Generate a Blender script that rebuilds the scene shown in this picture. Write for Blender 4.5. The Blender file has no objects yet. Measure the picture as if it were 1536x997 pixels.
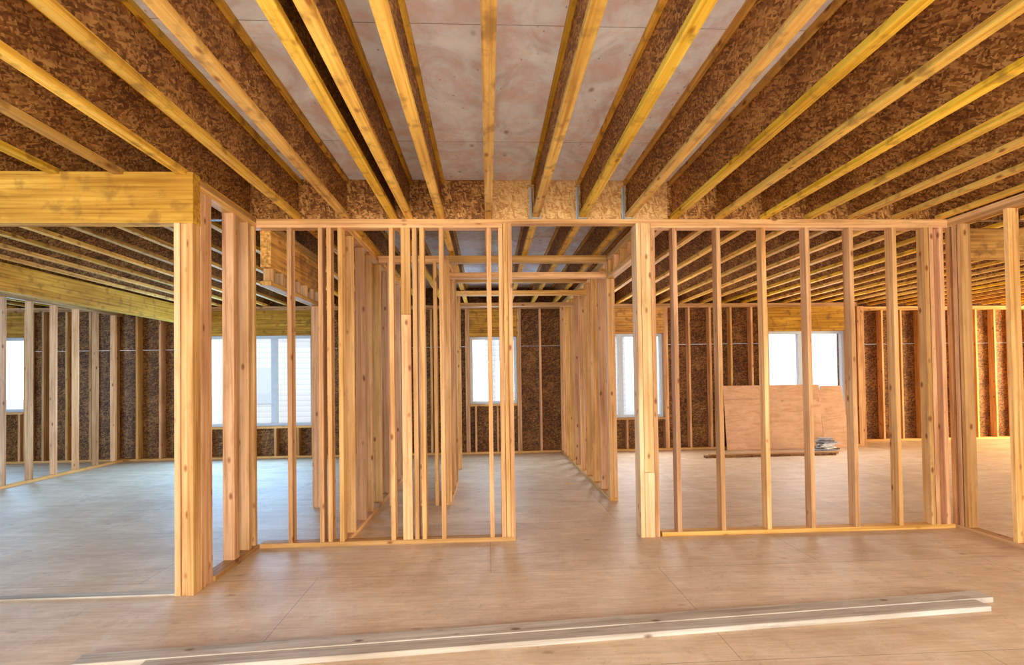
import bpy, bmesh, math, random
from mathutils import Vector, Matrix
random.seed(7)
scene=bpy.context.scene
col=scene.collection

# ---------------------------------------------------------------- materials
def newmat(name):
    m=bpy.data.materials.new(name); m.use_nodes=True
    nt=m.node_tree; nt.nodes.clear()
    out=nt.nodes.new('ShaderNodeOutputMaterial'); b=nt.nodes.new('ShaderNodeBsdfPrincipled')
    nt.links.new(b.outputs[0],out.inputs[0])
    return m,nt,b
def N(nt,t,**kw):
    n=nt.nodes.new(t)
    for k,v in kw.items(): setattr(n,k,v)
    return n
def ramp(nt,src,stops):
    r=nt.nodes.new('ShaderNodeValToRGB'); e=r.color_ramp.elements
    while len(e)<len(stops): e.new(0.5)
    for i,(p,c) in enumerate(stops):
        e[i].position=p; e[i].color=(c[0],c[1],c[2],1)
    nt.links.new(src,r.inputs[0]); return r
def mix(nt,fac,a,b,mode='MIX'):
    n=nt.nodes.new('ShaderNodeMix'); n.data_type='RGBA'; n.blend_type=mode
    for s,v in ((n.inputs[0],fac),(n.inputs[6],a),(n.inputs[7],b)):
        if hasattr(v,'links'): nt.links.new(v,s)
        elif isinstance(v,(int,float)): s.default_value=v
        else: s.default_value=(v[0],v[1],v[2],1)
    return n.outputs[2]
def math_(nt,op,a,b=None):
    n=nt.nodes.new('ShaderNodeMath'); n.operation=op
    for s,v in ((n.inputs[0],a),(n.inputs[1],b)):
        if v is None: continue
        if hasattr(v,'links'): nt.links.new(v,s)
        else: s.default_value=v
    return n.outputs[0]
def objvec(nt,off=37.0):
    tc=N(nt,'ShaderNodeTexCoord'); oi=N(nt,'ShaderNodeObjectInfo')
    k=math_(nt,'MULTIPLY',oi.outputs['Random'],off)
    va=N(nt,'ShaderNodeVectorMath',operation='ADD')
    nt.links.new(tc.outputs['Object'],va.inputs[0]); nt.links.new(k,va.inputs[1])
    return va.outputs[0],oi.outputs['Random'],tc
def mapping(nt,v,scale,rot=(0,0,0)):
    m=N(nt,'ShaderNodeMapping'); m.inputs['Scale'].default_value=scale; m.inputs['Rotation'].default_value=rot
    nt.links.new(v,m.inputs['Vector']); return m.outputs[0]
def noise(nt,v,scale,detail=6,rough=0.5,dist=0.0,rot=(0,0,0)):
    n=N(nt,'ShaderNodeTexNoise'); n.inputs['Scale'].default_value=1; n.inputs['Detail'].default_value=detail
    n.inputs['Roughness'].default_value=rough; n.inputs['Distortion'].default_value=dist
    nt.links.new(mapping(nt,v,scale,rot),n.inputs['Vector']); return n.outputs[0]

def lumber(name,light,mid,dark,knot=True,rough=0.65,var=0.40,stain=0.0,dirt=0.45,sat=0.92,hue=0.494):
    m,nt,b=newmat(name)
    v,rnd,tc=objvec(nt)
    n1=noise(nt,v,(46,46,1.0),5,0.5,0.5)
    r=ramp(nt,n1,[(0.30,dark),(0.48,mid),(0.68,light)])
    c=r.outputs[0]
    n2=noise(nt,v,(5,5,1.3),2)
    r2=ramp(nt,n2,[(0.3,(0.80,0.73,0.64)),(0.7,(1.1,1.1,1.1))])
    c=mix(nt,1.0,c,r2.outputs[0],'MULTIPLY')
    if dirt:
        n6=noise(nt,v,(14,14,3.0),8,0.75)
        f=ramp(nt,n6,[(0.52,(0,0,0)),(0.70,(dirt,)*3)])
        c=mix(nt,f.outputs[0],c,(mid[0]*0.45,mid[1]*0.38,mid[2]*0.34))
    if knot:
        vo=N(nt,'ShaderNodeTexVoronoi'); vo.inputs['Scale'].default_value=1
        nt.links.new(mapping(nt,v,(11,11,5.5)),vo.inputs['Vector'])
        sep=N(nt,'ShaderNodeSeparateColor'); nt.links.new(vo.outputs['Color'],sep.inputs[0])
        pick=math_(nt,'GREATER_THAN',sep.outputs[0],0.45)
        rk=ramp(nt,vo.outputs['Distance'],[(0.08,(1,1,1)),(0.20,(0,0,0))])
        f=math_(nt,'MULTIPLY',rk.outputs[0],pick)
        f=math_(nt,'MULTIPLY',f,0.85)
        c=mix(nt,f,c,(mid[0]*0.36,mid[1]*0.20,mid[2]*0.13))
    if stain>0:
        n3=N(nt,'ShaderNodeTexNoise'); n3.inputs['Scale'].default_value=9; n3.inputs['Detail'].default_value=6
        nt.links.new(v,n3.inputs['Vector'])
        rs=ramp(nt,n3.outputs[0],[(0.54,(0,0,0)),(0.68,(stain,stain,stain))])
        c=mix(nt,rs.outputs[0],c,(0.20,0.10,0.035))
    hs=N(nt,'ShaderNodeHueSaturation')
    vv=math_(nt,'ADD',math_(nt,'MULTIPLY',rnd,var),1.0-var*0.62)
    nt.links.new(vv,hs.inputs['Value'])
    h2=math_(nt,'FRACT',math_(nt,'MULTIPLY',rnd,13.7))
    nt.links.new(math_(nt,'ADD',math_(nt,'MULTIPLY',h2,0.014),hue),hs.inputs['Hue'])
    nt.links.new(math_(nt,'ADD',math_(nt,'MULTIPLY',h2,0.14),sat),hs.inputs['Saturation'])
    nt.links.new(c,hs.inputs['Color'])
    nt.links.new(hs.outputs[0],b.inputs['Base Color'])
    b.inputs['Roughness'].default_value=rough; b.inputs['Specular IOR Level'].default_value=0.25
    bp=N(nt,'ShaderNodeBump'); bp.inputs['Strength'].default_value=0.12; bp.inputs['Distance'].default_value=0.01
    nt.links.new(n1,bp.inputs['Height']); nt.links.new(bp.outputs[0],b.inputs['Normal'])
    return m

def osb(name,stops,scale=1.0):
    m,nt,b=newmat(name)
    v,rnd,tc=objvec(nt)
    outs=[]
    for i,ang in enumerate((0.25,1.15,2.2)):
        vo=N(nt,'ShaderNodeTexVoronoi'); vo.inputs['Scale'].default_value=1
        s=scale
        mp=mapping(nt,v,(17*s+i*2,17*s+i*2,17*s+i*2),(ang,ang*0.7,ang*1.3))
        mp2=mapping(nt,mp,(0.7,4.2,4.2))
        nt.links.new(mp2,vo.inputs['Vector'])
        sep=N(nt,'ShaderNodeSeparateColor'); nt.links.new(vo.outputs['Color'],sep.inputs[0])
        outs.append(sep)
    sel1=math_(nt,'GREATER_THAN',outs[0].outputs[1],0.62)
    sel2=math_(nt,'GREATER_THAN',outs[1].outputs[1],0.5)
    a=mix(nt,sel2,outs[2].outputs[0],outs[1].outputs[0])
    a=mix(nt,sel1,a,outs[0].outputs[0])
    n=noise(nt,v,(3,3,3),8,0.75)
    a=mix(nt,0.66,a,n)
    r=ramp(nt,a,stops)
    nt.links.new(r.outputs[0],b.inputs['Base Color']); b.inputs['Roughness'].default_value=0.5
    b.inputs['Specular IOR Level'].default_value=0.25
    return m

def plywood(name,light,mid,dark,sx,sy,seam,stainc,bumps=0.1,vertical=False,spot=0.5,stainf=0.55,dist=1.2,scuff=0.0,rough=0.7,grain=0.0,spots=(2.6,5.2),nails=0.0,stscale=1.7):
    m,nt,b=newmat(name)
    tc=N(nt,'ShaderNodeTexCoord'); v=tc.outputs['Object']
    if vertical: v=mapping(nt,v,(1,1,1),(math.pi/2,0,0))
    br=N(nt,'ShaderNodeTexBrick'); br.offset=0.5
    br.inputs['Scale'].default_value=1; br.inputs['Brick Width'].default_value=2.44; br.inputs['Row Height'].default_value=1.22
    br.inputs['Mortar Size'].default_value=0.003; br.inputs['Color1'].default_value=(0,0,0,1); br.inputs['Color2'].default_value=(1,1,1,1)
    br.inputs['Mortar'].default_value=(0.5,0.5,0.5,1); br.inputs['Mortar Smooth'].default_value=0.5
    nt.links.new(v,br.inputs['Vector'])
    n1=noise(nt,v,(sx,sy,3),8,0.6,dist)
    c=ramp(nt,n1,[(0.3,dark),(0.5,mid),(0.7,light)]).outputs[0]
    tone=ramp(nt,br.outputs['Color'],[(0,(0.94,0.93,0.92)),(1,(1.03,1.03,1.03))])
    c=mix(nt,1.0,c,tone.outputs[0],'MULTIPLY')
    if grain:
        g=noise(nt,v,(3.5,45,5),5,0.6,0.8)
        gr=ramp(nt,g,[(0.36,(1-grain,1-grain*1.1,1-grain*1.2)),(0.62,(1+grain*0.35,)*3)])
        c=mix(nt,1.0,c,gr.outputs[0],'MULTIPLY')
    n2=noise(nt,v,(stscale,)*3,9,0.74)
    f=ramp(nt,n2,[(0.46,(0,0,0)),(0.66,(stainf,)*3)])
    c=mix(nt,f.outputs[0],c,stainc)
    if scuff:
        n4=noise(nt,v,(2.6,1.6,1),9,0.8,0.5,(0,0,0.5))
        f=ramp(nt,n4,[(0.48,(0,0,0)),(0.66,(scuff,)*3)])
        c=mix(nt,f.outputs[0],c,(0.80,0.725,0.63))
        n5=noise(nt,v,(5,5,1),8,0.85,0.2)
        f=ramp(nt,n5,[(0.56,(0,0,0)),(0.68,(0.5,0.5,0.5))])
        c=mix(nt,f.outputs[0],c,(dark[0]*0.62,dark[1]*0.56,dark[2]*0.5))
    vo=N(nt,'ShaderNodeTexVoronoi'); vo.inputs['Scale'].default_value=1; nt.links.new(mapping(nt,v,(spots[0],spots[1],1)),vo.inputs['Vector'])
    sep=N(nt,'ShaderNodeSeparateColor'); nt.links.new(vo.outputs['Color'],sep.inputs[0])
    pick=math_(nt,'GREATER_THAN',sep.outputs[0],0.35)
    rk=ramp(nt,vo.outputs['Distance'],[(0.03,(1,1,1)),(0.13,(0,0,0))])
    f=math_(nt,'MULTIPLY',math_(nt,'MULTIPLY',rk.outputs[0],pick),spot)
    c=mix(nt,f,c,(dark[0]*0.5,dark[1]*0.42,dark[2]*0.36))
    if nails:
        vn=N(nt,'ShaderNodeTexVoronoi'); vn.inputs['Scale'].default_value=1; nt.links.new(mapping(nt,v,(14,9,1)),vn.inputs['Vector'])
        rn=ramp(nt,vn.outputs['Distance'],[(0.04,(nails,)*3),(0.10,(0,0,0))])
        c=mix(nt,rn.outputs[0],c,(0.16,0.11,0.09))
    c=mix(nt,math_(nt,'MULTIPLY',br.outputs['Fac'],seam),c,(0.12,0.08,0.055))
    nt.links.new(c,b.inputs['Base Color']); b.inputs['Roughness'].default_value=rough; b.inputs['Specular IOR Level'].default_value=0.3
    bp=N(nt,'ShaderNodeBump'); bp.inputs['Strength'].default_value=bumps; bp.inputs['Distance'].default_value=0.01
    nt.links.new(n2,bp.inputs['Height']); nt.links.new(bp.outputs[0],b.inputs['Normal'])
    return m

def plain(name,c,rough=0.5,metal=0.0,noise_=0.12):
    m,nt,b=newmat(name)
    v,rnd,tc=objvec(nt)
    n=noise(nt,v,(14,14,14),4)
    r=ramp(nt,n,[(0.3,tuple(x*(1-noise_) for x in c)),(0.7,tuple(min(1,x*(1+noise_)) for x in c))])
    nt.links.new(r.outputs[0],b.inputs['Base Color'])
    b.inputs['Roughness'].default_value=rough; b.inputs['Metallic'].default_value=metal
    return m

M_STUD=lumber('stud_lumber',(0.76,0.47,0.24),(0.66,0.38,0.175),(0.47,0.24,0.095))
M_PLATE=lumber('plate_lumber',(0.76,0.46,0.22),(0.65,0.37,0.155),(0.46,0.235,0.085),hue=0.498)
M_FLANGE=lumber('flange_lumber',(0.82,0.53,0.15),(0.74,0.435,0.10),(0.52,0.27,0.05),knot=True,stain=0.55,dirt=0.5,sat=0.95,hue=0.497)
M_LVL=lumber('laminated_beam',(0.72,0.42,0.10),(0.54,0.29,0.055),(0.27,0.13,0.025),knot=False,stain=0.65,dirt=0.6,sat=0.92)
M_LVLY=lumber('yellow_laminated_beam',(0.80,0.50,0.12),(0.66,0.38,0.075),(0.42,0.21,0.035),knot=False,stain=0.45,dirt=0.4,sat=0.95)
M_WHITE=lumber('weathered_board',(0.56,0.51,0.45),(0.48,0.43,0.37),(0.33,0.285,0.235),knot=True,dirt=0.6,var=0.1,sat=0.85)
M_PALE=lumber('pale_lumber',(0.78,0.55,0.33),(0.70,0.46,0.255),(0.53,0.32,0.16),knot=True)
M_OSB=osb('strand_board',[(0.36,(0.085,0.034,0.011)),(0.46,(0.16,0.070,0.021)),(0.54,(0.225,0.104,0.032)),(0.68,(0.36,0.19,0.065))],1.0)  # board colour lowered to put the shade of the far rooms into it
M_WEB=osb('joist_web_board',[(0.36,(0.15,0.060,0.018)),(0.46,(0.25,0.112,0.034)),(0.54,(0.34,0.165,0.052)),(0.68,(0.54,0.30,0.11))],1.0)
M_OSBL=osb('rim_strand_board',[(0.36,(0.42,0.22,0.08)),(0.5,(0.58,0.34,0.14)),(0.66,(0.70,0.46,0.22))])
M_FLOOR=plywood('floor_plywood',(0.77,0.62,0.46),(0.70,0.545,0.39),(0.60,0.445,0.305),0.9,3.0,0.5,(0.52,0.38,0.26),spot=0.6,dist=1.5,scuff=0.35,stainf=0.6,rough=0.55,grain=0.13,spots=(3.0,6.0),nails=0.25,stscale=1.1)
M_CEIL=plywood('ceiling_plywood',(0.90,0.95,1.0),(0.80,0.83,0.93),(0.64,0.57,0.58),3.0,2.0,0.7,(0.74,0.52,0.46),spot=0.8,dist=2.0,stainf=0.75,spots=(5.5,3.5),nails=0.5,stscale=3.0)
M_PLY=plywood('sheet_plywood',(0.80,0.53,0.36),(0.74,0.46,0.29),(0.58,0.33,0.19),2,10,0.0,(0.5,0.30,0.17),vertical=True)
M_VINYL=plain('white_vinyl',(0.60,0.67,0.74),0.4,0,0.04)
M_GALV=plain('galvanised_steel',(0.45,0.52,0.58),0.4,0.4)
M_GREY=plain('grey_offcut',(0.20,0.20,0.20),0.7,0,0.3)
M_GREY2=plain('pale_grey_offcut',(0.52,0.53,0.55),0.6,0,0.3)
M_GROUND=plain('pale_ground',(0.55,0.54,0.52),0.9)
M_ROOF=plain('roof_shingle',(0.45,0.46,0.48),0.9,0,0.2)
m,nt,b=newmat('lap_siding')
tc=N(nt,'ShaderNodeTexCoord'); wv=N(nt,'ShaderNodeTexWave',bands_direction='Z',wave_profile='SAW'); wv.inputs['Scale'].default_value=1.6
nt.links.new(tc.outputs['Object'],wv.inputs['Vector'])
r=ramp(nt,wv.outputs[0],[(0,(0.50,0.53,0.58)),(0.12,(0.72,0.74,0.77)),(1,(0.80,0.81,0.83))])
nt.links.new(r.outputs[0],b.inputs['Base Color']); M_SIDING=m
m,nt,b=newmat('window_glass')
nt.nodes.remove(b); out=[n for n in nt.nodes if n.type=='OUTPUT_MATERIAL'][0]
tr=N(nt,'ShaderNodeBsdfTransparent'); gl=N(nt,'ShaderNodeBsdfGlossy'); gl.inputs['Roughness'].default_value=0.02
mx=N(nt,'ShaderNodeMixShader'); mx.inputs[0].default_value=0.05
nt.links.new(tr.outputs[0],mx.inputs[1]); nt.links.new(gl.outputs[0],mx.inputs[2]); nt.links.new(mx.outputs[0],out.inputs[0])
M_GLASS=m

# ---------------------------------------------------------------- geometry helpers
cache={}
def boxmesh(name,lx,ly,lz,mat,bev=0.002):
    key=(name,round(lx,4),round(ly,4),round(lz,4),mat.name)
    if key in cache: return cache[key]
    bm=bmesh.new(); bmesh.ops.create_cube(bm,size=1.0)
    for v in bm.verts: v.co=Vector((v.co.x*lx,v.co.y*ly,v.co.z*lz))
    if bev: bmesh.ops.bevel(bm,geom=bm.edges[:],offset=min(bev,min(lx,ly,lz)*0.2),segments=1,affect='EDGES')
    me=bpy.data.meshes.new(name); bm.to_mesh(me); bm.free(); me.materials.append(mat)
    cache[key]=me; return me
def board(name,p0,p1,mat,label=None,cat=None,group=None,parent=None,bev=0.002):
    d=[p1[i]-p0[i] for i in range(3)]; c=Vector([(p1[i]+p0[i])/2 for i in range(3)])
    a=d.index(max(d))
    if a==2: dims=(d[0],d[1],d[2]); rot=(0,0,0)
    elif a==0: dims=(d[2],d[1],d[0]); rot=(0,math.pi/2,0)
    else: dims=(d[0],d[2],d[1]); rot=(-math.pi/2,0,0)
    o=bpy.data.objects.new(name,boxmesh(name,*dims,mat,bev))
    o.rotation_euler=rot
    if parent: o.parent=parent; o.location=c-parent.location
    else: o.location=c
    col.objects.link(o)
    if label: o['label']=label
    if cat: o['category']=cat
    if group: o['group']=group
    return o
def multibox(name,boxes,mat,origin=(0,0,0)):
    bm=bmesh.new()
    for p0,p1 in boxes:
        r=bmesh.ops.create_cube(bm,size=1.0)
        for v in r['verts']:
            v.co=Vector([(p0[i]+p1[i])/2+v.co[i]*(p1[i]-p0[i])-origin[i] for i in range(3)])
    me=bpy.data.meshes.new(name); bm.to_mesh(me); bm.free(); me.materials.append(mat)
    o=bpy.data.objects.new(name,me); o.location=origin; col.objects.link(o); return o

T=0.038; H=2.77; TP=H-2*T
def stud(x0,x1,y0,y1,z0=T,z1=TP,label="orange tan softwood wall stud standing between floor plate and top plate",group="studs of the partition walls",mat=None,name="wall_stud"):
    return board(name,(x0,y0,z0),(x1,y1,z1),mat or M_STUD,label,"stud",group)
def bplate(x0,x1,y0,y1,label="softwood bottom plate nailed to the plywood floor",h=T,mat=None):
    board("bottom_plate",(x0,y0,0),(x1,y1,h),mat or M_PLATE,label,"wall plate","bottom plates")
def tplate(x0,x1,y0,y1,z=TP,n=2,label="softwood top plate under the ceiling joists"):
    for i in range(n):
        board("top_plate",(x0,y0,z+i*T),(x1,y1,z+(i+1)*T),M_PLATE,label,"wall plate","top plates")
def beam(x0,x1,y0,y1,z0,z1,label,mat=None):
    return board("header_beam",(x0,y0,z0),(x1,y1,z1),mat or M_LVL,label,"beam",None)

# ---------------------------------------------------------------- front partition  (Y 4.35-4.44)
F=4.35; B=4.44
bplate(-1.925,0.217,F,B)
bplate(1.49,4.15,F,B)
tplate(-2.03,0.139,F,B,n=1)
tplate(1.434,4.24,F,B,n=1)
tplate(-2.03,4.24,F,B,z=TP+T,n=1)
fg="studs of the partition facing the open room"
for x in (-1.69,-1.43,-1.36,-1.265,-0.835,-0.41,0.0,0.101):
    stud(x,x+T-0.001,F,B,group=fg)
for x in (0.142,0.181): stud(x,x+T-0.001,F,B,T,TP+T,group=fg,label="doubled end stud of the partition beside the hallway")
for x in (1.63,2.02,2.43,2.83,3.23,3.63,3.93,3.975,4.07):
    stud(x,x+T,F,B,group=fg)
sl="short length of a wide spliced stud in the partition"
for z0,z1,dx in ((T,1.95,0),(1.952,TP,0)):
    stud(-0.735+dx,-0.655+dx,F,F+T,z0,z1,group="stacked lengths of the spliced stud",label=sl)
stud(-0.638,-0.600,F+0.004,B,group=fg)
stud(-0.575,-0.537,F+0.002,B,group=fg)
stud(1.304,1.342,F-0.01,B+0.05,0,TP+T,label="pale built-up post stud beside the hallway opening",group=fg,mat=M_PALE)
stud(1.345,1.43,F-0.008,F+T-0.008,0.56,TP+T,label="wide built-up post stud beside the hallway opening",group=fg,mat=M_PALE)
stud(1.345,1.43,F-0.008,F+T-0.008,0,0.558,label="short pale piece spliced at the foot of the post",group=None,mat=M_PALE,name="splice_block")
stud(1.434,1.472,F,B,0,TP,label="narrow built-up post stud beside the hallway opening",group=fg)
# ---------------------------------------------------------------- left return wall X -2.03..-1.94
LX0,LX1=-2.03,-1.94
bplate(LX0,-1.925,3.662,F)
tplate(LX0,LX1,3.525,F)
rg="studs of the short return wall"
for i,x in enumerate((-2.064,-2.023,-1.982)):
    stud(x,x+T,3.43+(0.008 if i==1 else 0),3.52,0,2.45,group=rg,label="trimmer stud carrying the end of the laminated beam",mat=M_PALE if i==0 else M_STUD)  # first trimmer paler: bright light from the left put into its colour
stud(-1.98,-1.942,3.523,3.66,0,TP,group=rg,label="wide full-height king stud beside the laminated beam")
stud(-2.022,-1.984,3.523,3.66,0,TP,group=rg,label="wide full-height king stud beside the laminated beam")
stud(LX0,LX1-0.004,3.97,3.97+T,group=rg)
stud(LX0,LX1-0.004,4.011,4.011+T,group=rg)
for y in (4.20,4.304): stud(LX0,LX1,y,y+T,group=rg)
beam(-6.0,-1.94,3.43,3.52,2.45,2.79,"yellow laminated beam over the wide opening",M_LVLY)
bplate(-6.0,-2.068,3.44,3.50,label="thin bottom strip across the wide opening",h=0.012,mat=M_WHITE)
# ---------------------------------------------------------------- right wall X 4.15..4.24
bplate(4.15,4.24,2.6,F-0.0)
tplate(4.15,4.24,2.6,F)
for y in (4.225,3.82,3.41,3.0): stud(4.15,4.24,y,y+T,group="studs of the side partition")
stud(4.15,4.24,4.275,4.313,group="studs of the side partition")
stud(4.16,4.24,F+0.002,F+T,0,TP,group="studs of the side partition")
beam(4.242,8.0,F,B,2.42,2.69,"laminated beam running over the side opening")
# ---------------------------------------------------------------- left depth header X -1.95..-1.86
KX0,KX1=-1.95,-1.86
tplate(KX0,KX1,B,5.78)
beam(KX0,KX1,B+0.002,5.70,2.38,TP,"laminated beam over the side opening behind the partition")
board("header_plate",(KX0,B+0.002,2.222),(KX1,5.70,2.26),M_PLATE,"flat plate under the short blocks below the beam","wall plate",None)
y=4.50
while y<5.66:
    stud(KX0,KX1,y,y+T,2.26,2.38,name="cripple_stud",label="short cripple block between header plate and beam",group="cripple blocks"); y+=0.2
for y in (5.702,5.741): stud(KX0,KX1,y,y+T,0,TP,label="doubled stud at the end of the side opening")
# ---------------------------------------------------------------- wall A  X -1.29..-1.20
bplate(-1.29,-1.20,B,7.35); tplate(-1.29,-1.20,B,7.35)
for y in (4.60,5.0,5.30,5.74,6.15,6.56,6.97,7.31): stud(-1.29,-1.20,y,y+T,group="studs of the closet wall")
stud(-1.42,-1.33,4.98,5.018,0,TP,group="studs of the closet wall")
# ---------------------------------------------------------------- wall B  X -0.51..-0.42
bplate(-0.51,-0.42,5.65,6.90); tplate(-0.51,-0.42,5.65,6.90)
for y in (5.65,5.69,6.10,6.45,6.82,6.86): stud(-0.51,-0.42,y,y+T,group="studs of the hallway wall")
for x in (-1.1,-0.94,-0.78,-0.60): stud(x,x+T,5.65,5.74,0,TP,group="studs of the hallway wall")
# ---------------------------------------------------------------- wall C  X 1.35..1.44
bplate(1.35,1.44,5.65,9.40); tplate(1.35,1.44,B,9.42)
ys=[5.65,5.69]+[6.10+0.44*i for i in range(7)]+[9.1,9.36]
for y in ys: stud(1.35,1.44,y,y+T,group="studs of the long hallway wall")
board("header_plate",(1.35,B+0.055,2.50),(1.44,5.65,2.538),M_PLATE,"flat plate under the short blocks beside the hallway","wall plate",None)
for y in (4.55,4.8,5.05,5.3,5.55): stud(1.35,1.44,y,y+T,2.538,TP,name="cripple_stud",label="short cripple block above the side opening",group="cripple blocks")
cl="flat lumber crosspiece spanning the hallway below the joists"
for y in (5.65,6.82,7.9):
    board("hallway_crosspiece",(-0.42,y,TP),(1.35,y+0.09,TP+2*T),M_PLATE,cl,"crosspiece","hallway crosspieces")
    board("hallway_crosspiece",(-0.42,y,2.52),(1.35,y+0.09,2.58),M_PLATE,cl,"crosspiece","hallway crosspieces")
board("hallway_crosspiece",(-1.20,5.65,TP),(-0.51,5.74,TP+2*T),M_PLATE,cl,"crosspiece","hallway crosspieces")
stud(-0.51,-0.42,7.9,7.94,group="studs of the hallway wall",z0=0)
# ---------------------------------------------------------------- far left partition X -6.55 and long beam
bplate(-6.64,-6.55,6.3,9.40); tplate(-6.64,-6.55,6.3,9.42,2.60)
for i in range(8):
    y=6.35+0.41*i
    stud(-6.64,-6.55,y,y+T,z1=2.60,group="studs of the far partition")
beam(-5.50,-5.41,4.9,9.42,2.45,H,"long yellow laminated beam running to the window wall",M_LVLY)
stud(-5.50,-5.41,4.9,5.04,0,2.45,label="post carrying the long laminated beam",group=None)

# ---------------------------------------------------------------- exterior walls
WY=9.57
JD=0.345
wins=[(-9.1,-8.28,0.91,2.25),(-5.5,-3.24,0.58,2.24),(-0.34,0.54,0.92,2.18),(2.15,3.33,0.62,2.21),(5.37,6.93,0.60,2.23)]
def sheath(name,x0,x1,y0,y1,wins,z1=H+JD,gapz=2.0,mat=None):
    xs=sorted(set([x0,x1]+[w[0] for w in wins]+[w[1] for w in wins]))
    boxes=[]
    for a,b_ in zip(xs[:-1],xs[1:]):
        w=[w for w in wins if w[0]<=a+1e-6 and w[1]>=b_-1e-6]
        if w:
            boxes.append(((a,y0,-0.3),(b_,y1,w[0][2]))); boxes.append(((a,y0,w[0][3]),(b_,y1,z1)))
        else:
            boxes.append(((a,y0,-0.3),(b_,y1,gapz))); boxes.append(((a,y0,gapz+0.003),(b_,y1,z1)))
    return multibox(name,boxes,mat or M_OSB)
o=sheath("wall_back",-10.2,7.26,WY,WY+0.012,wins); o['kind']='structure'
eg="studs of the exterior wall"; el="rough softwood stud against strand board sheathing"
SY0=9.43; SY1=WY-0.002
x=-10.0
while x<7.1:
    hit=[w for w in wins if w[0]-0.09<x+T and x<w[1]+0.09]
    if not hit:
        stud(x,x+T,SY0,SY1,group=eg,label=el)
    else:
        w=hit[0]
        if w[0]<x and x+T<w[1]:
            stud(x,x+T,SY0,SY1,T,w[2]-T,name="cripple_stud",label="short cripple stud below the window sill",group="sill cripple studs")
    x+=0.406
for w in wins:
    for a in (w[0]-0.080,w[0]-0.040,w[1]+0.002,w[1]+0.042): stud(a,a+T,SY0,SY1,group=eg,label="doubled stud framing the side of a window")
    beam(w[0],w[1],SY0,SY1,w[3],TP,"solid lumber header above the window")
    board("window_sill_plate",(w[0],SY0,w[2]-T),(w[1],SY1,w[2]),M_PLATE,"flat rough sill under the window opening","sill","rough sills")
bplate(-10.2,7.12,SY0,SY1); tplate(-10.2,7.12,SY0,SY1)
for i,w in enumerate(wins):
    x0,x1,z0,z1=w; t=0.05; yy0,yy1=WY-0.03,WY+0.05
    mull={1:(-3.95,-4.75),3:(2.52,),4:(6.06,)}.get(i,())
    bx=[((x0,yy0,z0),(x0+t,yy1,z1)),((x1-t,yy0,z0),(x1,yy1,z1)),((x0+t,yy0,z0),(x1-t,yy1,z0+t)),((x0+t,yy0,z1-t),(x1-t,yy1,z1))]
    for mm in mull: bx.append(((mm-0.05,yy0,z0+t),(mm+0.05,yy1,z1-t)))
    o=multibox("window_%d"%(i+1),bx,M_VINYL,((x0+x1)/2,WY,z0)); o['kind']='structure'; o['label']="white vinyl window frame in the rough opening"
    g=multibox("window_pane",[((x0+t,WY+0.012,z0+t),(x1-t,WY+0.016,z1-t))],M_GLASS,((x0+x1)/2,WY,z0))
    g.parent=o; g.location=(0,0,0)
o=multibox("wall_jog",[((7.26,WY+0.0125,-0.3),(7.272,10.2,H+JD))],M_OSB); o['kind']='structure'
o=sheath("wall_rear",7.26,13.0,10.2,10.212,[]); o['kind']='structure'
for y in (9.43,9.47,9.8): stud(7.122,7.256,y,y+T,group=eg,label=el,z0=0)
x=7.3
while x<12.9:
    stud(x,x+T,10.06,10.198,group=eg,label=el); x+=0.406
bplate(7.28,13,10.06,10.198); tplate(7.28,13,10.06,10.198)
o=multibox("wall_left",[((-10.212,5.0,-0.3),(-10.2,9.57,H+JD))],M_OSB); o['kind']='structure'
rw=[((13.0,5.6,-0.3),(13.012,6.4,H+JD)),((13.0,6.4,-0.3),(13.012,9.2,0.4)),((13.0,6.4,2.4),(13.012,9.2,H+JD)),((13.0,9.2,-0.3),(13.012,10.2,H+JD))]
o=multibox("wall_right",rw,M_OSB); o['kind']='structure'

# ---------------------------------------------------------------- floor, ceiling, ground
o=multibox("floor",[((-10.2,-2.5,-0.03),(13.0,10.2,0.0))],M_FLOOR); o['kind']='structure'
o=multibox("ceiling",[((-10.2,-2.5,H+JD),(13.0,10.2,H+JD+0.02))],M_CEIL); o['kind']='structure'
bm=bmesh.new(); bmesh.ops.create_grid(bm,x_segments=2,y_segments=2,size=70); me=bpy.data.meshes.new('ground'); bm.to_mesh(me); bm.free(); me.materials.append(M_GROUND)
o=bpy.data.objects.new('ground',me); o.location=(0,0,-0.5); o['kind']='structure'; col.objects.link(o)

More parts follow.
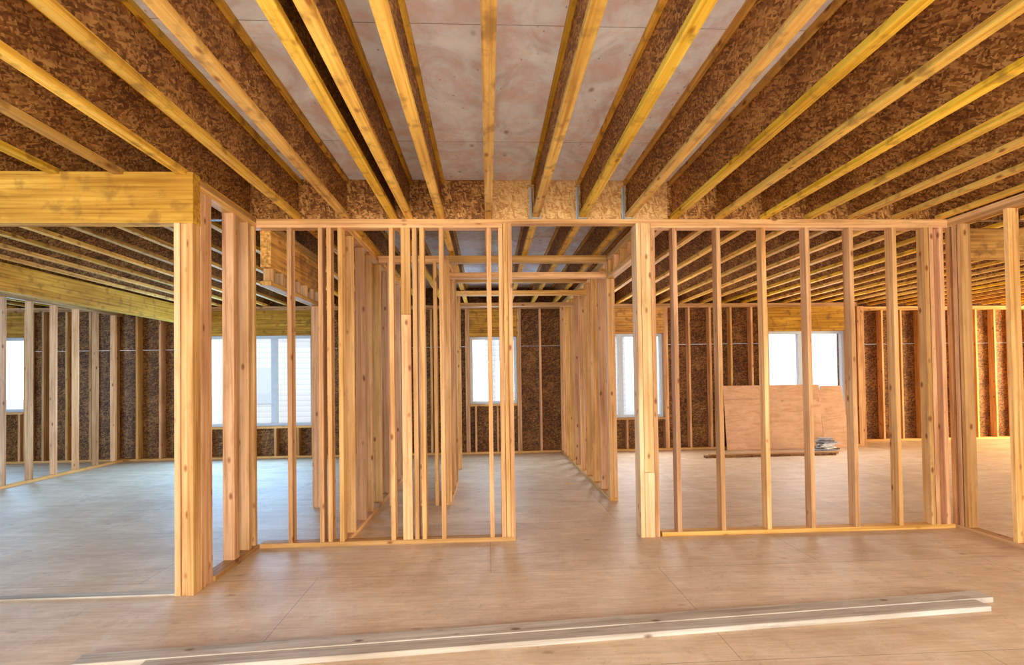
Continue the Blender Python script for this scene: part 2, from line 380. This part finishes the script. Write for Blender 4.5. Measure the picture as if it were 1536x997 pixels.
def house(x0,x1,y0,y1,ze,zr):
    e=bpy.data.objects.new("neighbouring_house",None); e.location=((x0+x1)/2,y0,-0.5); col.objects.link(e)
    e['label']="pale house with lap siding standing outside the windows"; e['category']="house"; e['group']="neighbouring houses"
    b=multibox("siding_body",[((x0,y0,-0.5),(x1,y1,ze))],M_SIDING,tuple(e.location)); b.parent=e; b.location=(0,0,0)
    bm=bmesh.new(); xm=(x0+x1)/2; L=e.location
    P=[(x0-0.4,y0-0.4,ze),(x1+0.4,y0-0.4,ze),(x1+0.4,y1+0.4,ze),(x0-0.4,y1+0.4,ze),(xm,y0-0.4,zr),(xm,y1+0.4,zr)]
    vs=[bm.verts.new(Vector(p)-L) for p in P]
    for f in ((0,1,4),(1,2,5,4),(2,3,5),(3,0,4,5),(3,2,1,0)): bm.faces.new([vs[i] for i in f])
    me=bpy.data.meshes.new("roof"); bm.to_mesh(me); bm.free(); me.materials.append(M_ROOF)
    r=bpy.data.objects.new("roof",me); r.parent=e; col.objects.link(r)
    wb=[]
    n=int((x1-x0)//2.2)
    for i in range(n):
        cx=x0+(i+0.5)*(x1-x0)/n
        wb.append(((cx-0.45,y0-0.05,0.6),(cx+0.45,y0-0.001,1.9)))
    q=multibox("trimmed_windows",wb,M_VINYL,tuple(e.location)); q.parent=e; q.location=(0,0,0)
house(-9.5,-4.6,19,27,3.6,5.6)
house(-0.1,5.2,19,27,3.6,5.6)

# ---------------------------------------------------------------- I-joists
def ijoist(x,y0,y1,group):
    e=bpy.data.objects.new("ceiling_joist",None); e.location=(x,y0,H); e.empty_display_size=0.2; col.objects.link(e)
    e['label']="engineered I-joist with yellow lumber flanges and strand board web"; e['category']="joist"; e['group']=group
    w=0.031
    board("bottom_flange",(x-w,y0,H),(x+w,y1,H+0.038),M_FLANGE,parent=e)
    board("top_flange",(x-w,y0,H+JD-0.038),(x+w,y1,H+JD),M_FLANGE,parent=e)
    board("web",(x-0.006,y0,H+0.038),(x+0.006,y1,H+JD-0.038),M_WEB,parent=e,bev=0)
xs=[0.02+0.406*k for k in range(-13,16)]
fx=xs+[-0.66]
for x in fx:
    if -5.4<x<5.8: ijoist(x,-1.6,4.37,"joists over the open room")
x=0.02-0.406*24
while x<12.9:
    ijoist(x,4.43,9.9 if x>7.3 else 9.55,"joists over the partitioned rooms"); x+=0.406
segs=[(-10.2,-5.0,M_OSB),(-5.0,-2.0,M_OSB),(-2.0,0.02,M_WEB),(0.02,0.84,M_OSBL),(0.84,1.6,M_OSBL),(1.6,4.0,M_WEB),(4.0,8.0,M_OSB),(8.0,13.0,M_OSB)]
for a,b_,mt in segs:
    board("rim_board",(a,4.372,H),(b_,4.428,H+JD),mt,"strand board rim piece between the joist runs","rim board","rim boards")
def hanger(x):
    t=0.003; w=0.033; y0,y1=4.31,4.371
    bx=[((x-w-t,y0,H-t),(x-w,y1,H+0.28)),((x+w,y0,H-t),(x+w+t,y1,H+0.28)),((x-w,y0,H-t),(x+w,y1,H)),
        ((x-w-0.014,y1-t,H),(x-w-t,y1,H+0.28)),((x+w+t,y1-t,H),(x+w+0.014,y1,H+0.28))]
    o=multibox("joist_hanger",bx,M_GALV,(x,y1,H)); o['label']="galvanised steel hanger holding a joist end"; o['category']="joist hanger"; o['group']="joist hangers"
for x in (0.426,0.832,1.238): hanger(x)

# ---------------------------------------------------------------- loose lumber in the foreground
def slantboard(name,a,b_,w,h,z,mat,label,cat,group=None):
    a=Vector((a[0],a[1])); b2=Vector((b_[0],b_[1])); L=(b2-a).length
    o=bpy.data.objects.new(name,boxmesh(name,h,w,L,mat,0.003))
    ang=math.atan2(b2.y-a.y,b2.x-a.x)
    o.rotation_euler=(Matrix.Rotation(ang,4,'Z')@Matrix.Rotation(math.pi/2,4,'Y')).to_euler()
    o.location=((a.x+b2.x)/2,(a.y+b2.y)/2,z+h/2)
    o['label']=label; o['category']=cat
    if group: o['group']=group
    col.objects.link(o); return o
slantboard("loose_board",(-2.05,2.625),(3.02,2.985),0.10,0.034,0,M_WHITE,"long pale weathered board lying on the plywood floor","board","loose boards on the floor")
slantboard("loose_board",(-1.70,2.552),(2.90,2.878),0.095,0.030,0,M_WHITE,"long pale board lying beside its twin on the floor","board","loose boards on the floor")

# ---------------------------------------------------------------- sheets leaning by the rear window
def sheet(pts,x0,yb,h,lean,label):
    bm=bmesh.new()
    f=bm.faces.new([bm.verts.new((p[0],0,p[1])) for p in pts])
    r=bmesh.ops.extrude_face_region(bm,geom=[f])
    for v in r['geom']:
        if isinstance(v,bmesh.types.BMVert): v.co.y+=0.018
    bmesh.ops.recalc_face_normals(bm,faces=bm.faces)
    me=bpy.data.meshes.new("plywood_sheet"); bm.to_mesh(me); bm.free(); me.materials.append(M_PLY)
    o=bpy.data.objects.new("plywood_sheet",me); o.location=(x0,yb,0.003); o.rotation_euler=(-math.atan(lean/h),0,0)
    o['label']=label; o['category']="plywood sheet"; o['group']="leaning plywood sheets"; col.objects.link(o)
sheet([(0,0),(1.86,0),(1.86,1.2),(0,1.2)],4.44,9.27,1.20,0.12,"reddish plywood sheet leaning below the window")
sheet([(0,0),(0.51,0),(0.47,0.7),(0.43,1.17),(0.02,1.17),(0.02,1.10),(0,1.10)],6.305,9.27,1.20,0.12,"narrow reddish plywood offcut leaning below the window")
sheet([(0,0),(1.75,0),(1.75,0.93),(0,0.93)],4.42,9.235,0.93,0.09,"shorter reddish plywood sheet leaning on the larger one")
for i,(y,x0,x1) in enumerate(((8.45,3.65,5.95),(8.60,3.8,6.1))):
    slantboard("loose_board",(x0,y),(x1,y+0.04),0.09,0.035,0,M_OSB if i==0 else M_PLATE,"flat brown board lying before the leaning sheets","board","boards by the leaning sheets")
for lay in range(11):
    ang=random.uniform(-0.6,0.6); dx=math.cos(ang); dy=math.sin(ang); L=0.40-lay*0.02
    n=4 if lay<3 else (3 if lay<7 else 2)
    for r_ in range(n):
        off=(r_-(n-1)/2)*0.052
        sh=random.uniform(-0.08,0.08)
        cx=6.12-dy*off+sh*dx; cy=8.96+dx*off+sh*dy
        slantboard("lumber_offcut",(cx-dx*L/2,cy-dy*L/2),(cx+dx*L/2,cy+dy*L/2),0.034,0.020,lay*0.0215,random.choice((M_GREY,M_GREY2,M_GREY2)),"thin grey strip in a small untidy pile","offcut","pile of offcuts")
slantboard("wood_scrap",(1.0,6.6),(1.06,6.62),0.02,0.012,0,M_PALE,"tiny splinter of wood on the floor","wood scrap")

# ---------------------------------------------------------------- light
w=bpy.data.worlds.new("World"); scene.world=w; w.use_nodes=True
bg=w.node_tree.nodes['Background']; bg.inputs[0].default_value=(0.88,0.94,1.0,1); bg.inputs[1].default_value=1.75
def area(name,loc,rot,sx,sy,e,c):
    l=bpy.data.lights.new(name,'AREA'); l.shape='RECTANGLE'; l.size=sx; l.size_y=sy; l.energy=e; l.color=c
    o=bpy.data.objects.new(name,l); o.location=loc; o.rotation_euler=rot; col.objects.link(o); return o
R90=math.radians(90)
area("fill_behind",(0.8,-2.4,1.2),(math.radians(106),0,0),7,2.0,420,(1,0.92,0.79))  # added warm fill lamp behind the camera, tilted up to brighten the ceiling
area("daylight_right",(12.8,7.7,1.4),(R90,0,R90),2.8,2.2,600,(1,0.76,0.44))
area("daylight_left",(-10.0,2.6,1.4),(R90,0,-R90),4.5,2.4,520,(0.28,0.58,1.0))
for i,w_ in enumerate(wins):
    c=(0.28,0.60,1) if i<2 else ((0.55,0.78,1) if i==2 else (0.95,0.97,1))
    area("window_daylight_boost",((w_[0]+w_[1])/2,WY-0.2,(w_[2]+w_[3])/2),(-R90,0,0),w_[1]-w_[0],w_[3]-w_[2],(60 if i<2 else 35)*(w_[1]-w_[0]),c)  # added lamps inside the panes, boosting window daylight into the back rooms

# ---------------------------------------------------------------- camera
cam=bpy.data.cameras.new("Camera"); co=bpy.data.objects.new("Camera",cam); col.objects.link(co); scene.camera=co
cam.sensor_width=36; cam.lens=17.8; cam.shift_y=0.0363; cam.clip_start=0.05
co.location=(0,0,1.39)
R=Matrix.Rotation(math.radians(-2.7),4,'Z')@Matrix.Rotation(math.radians(91),4,'X')@Matrix.Rotation(math.radians(-0.8),4,'Z')
co.rotation_euler=R.to_euler()
scene.view_settings.view_transform='Standard'
try:
    scene.view_settings.look='Medium High Contrast'
except Exception as ex:
    print("look",ex)
scene.view_settings.exposure=-0.05
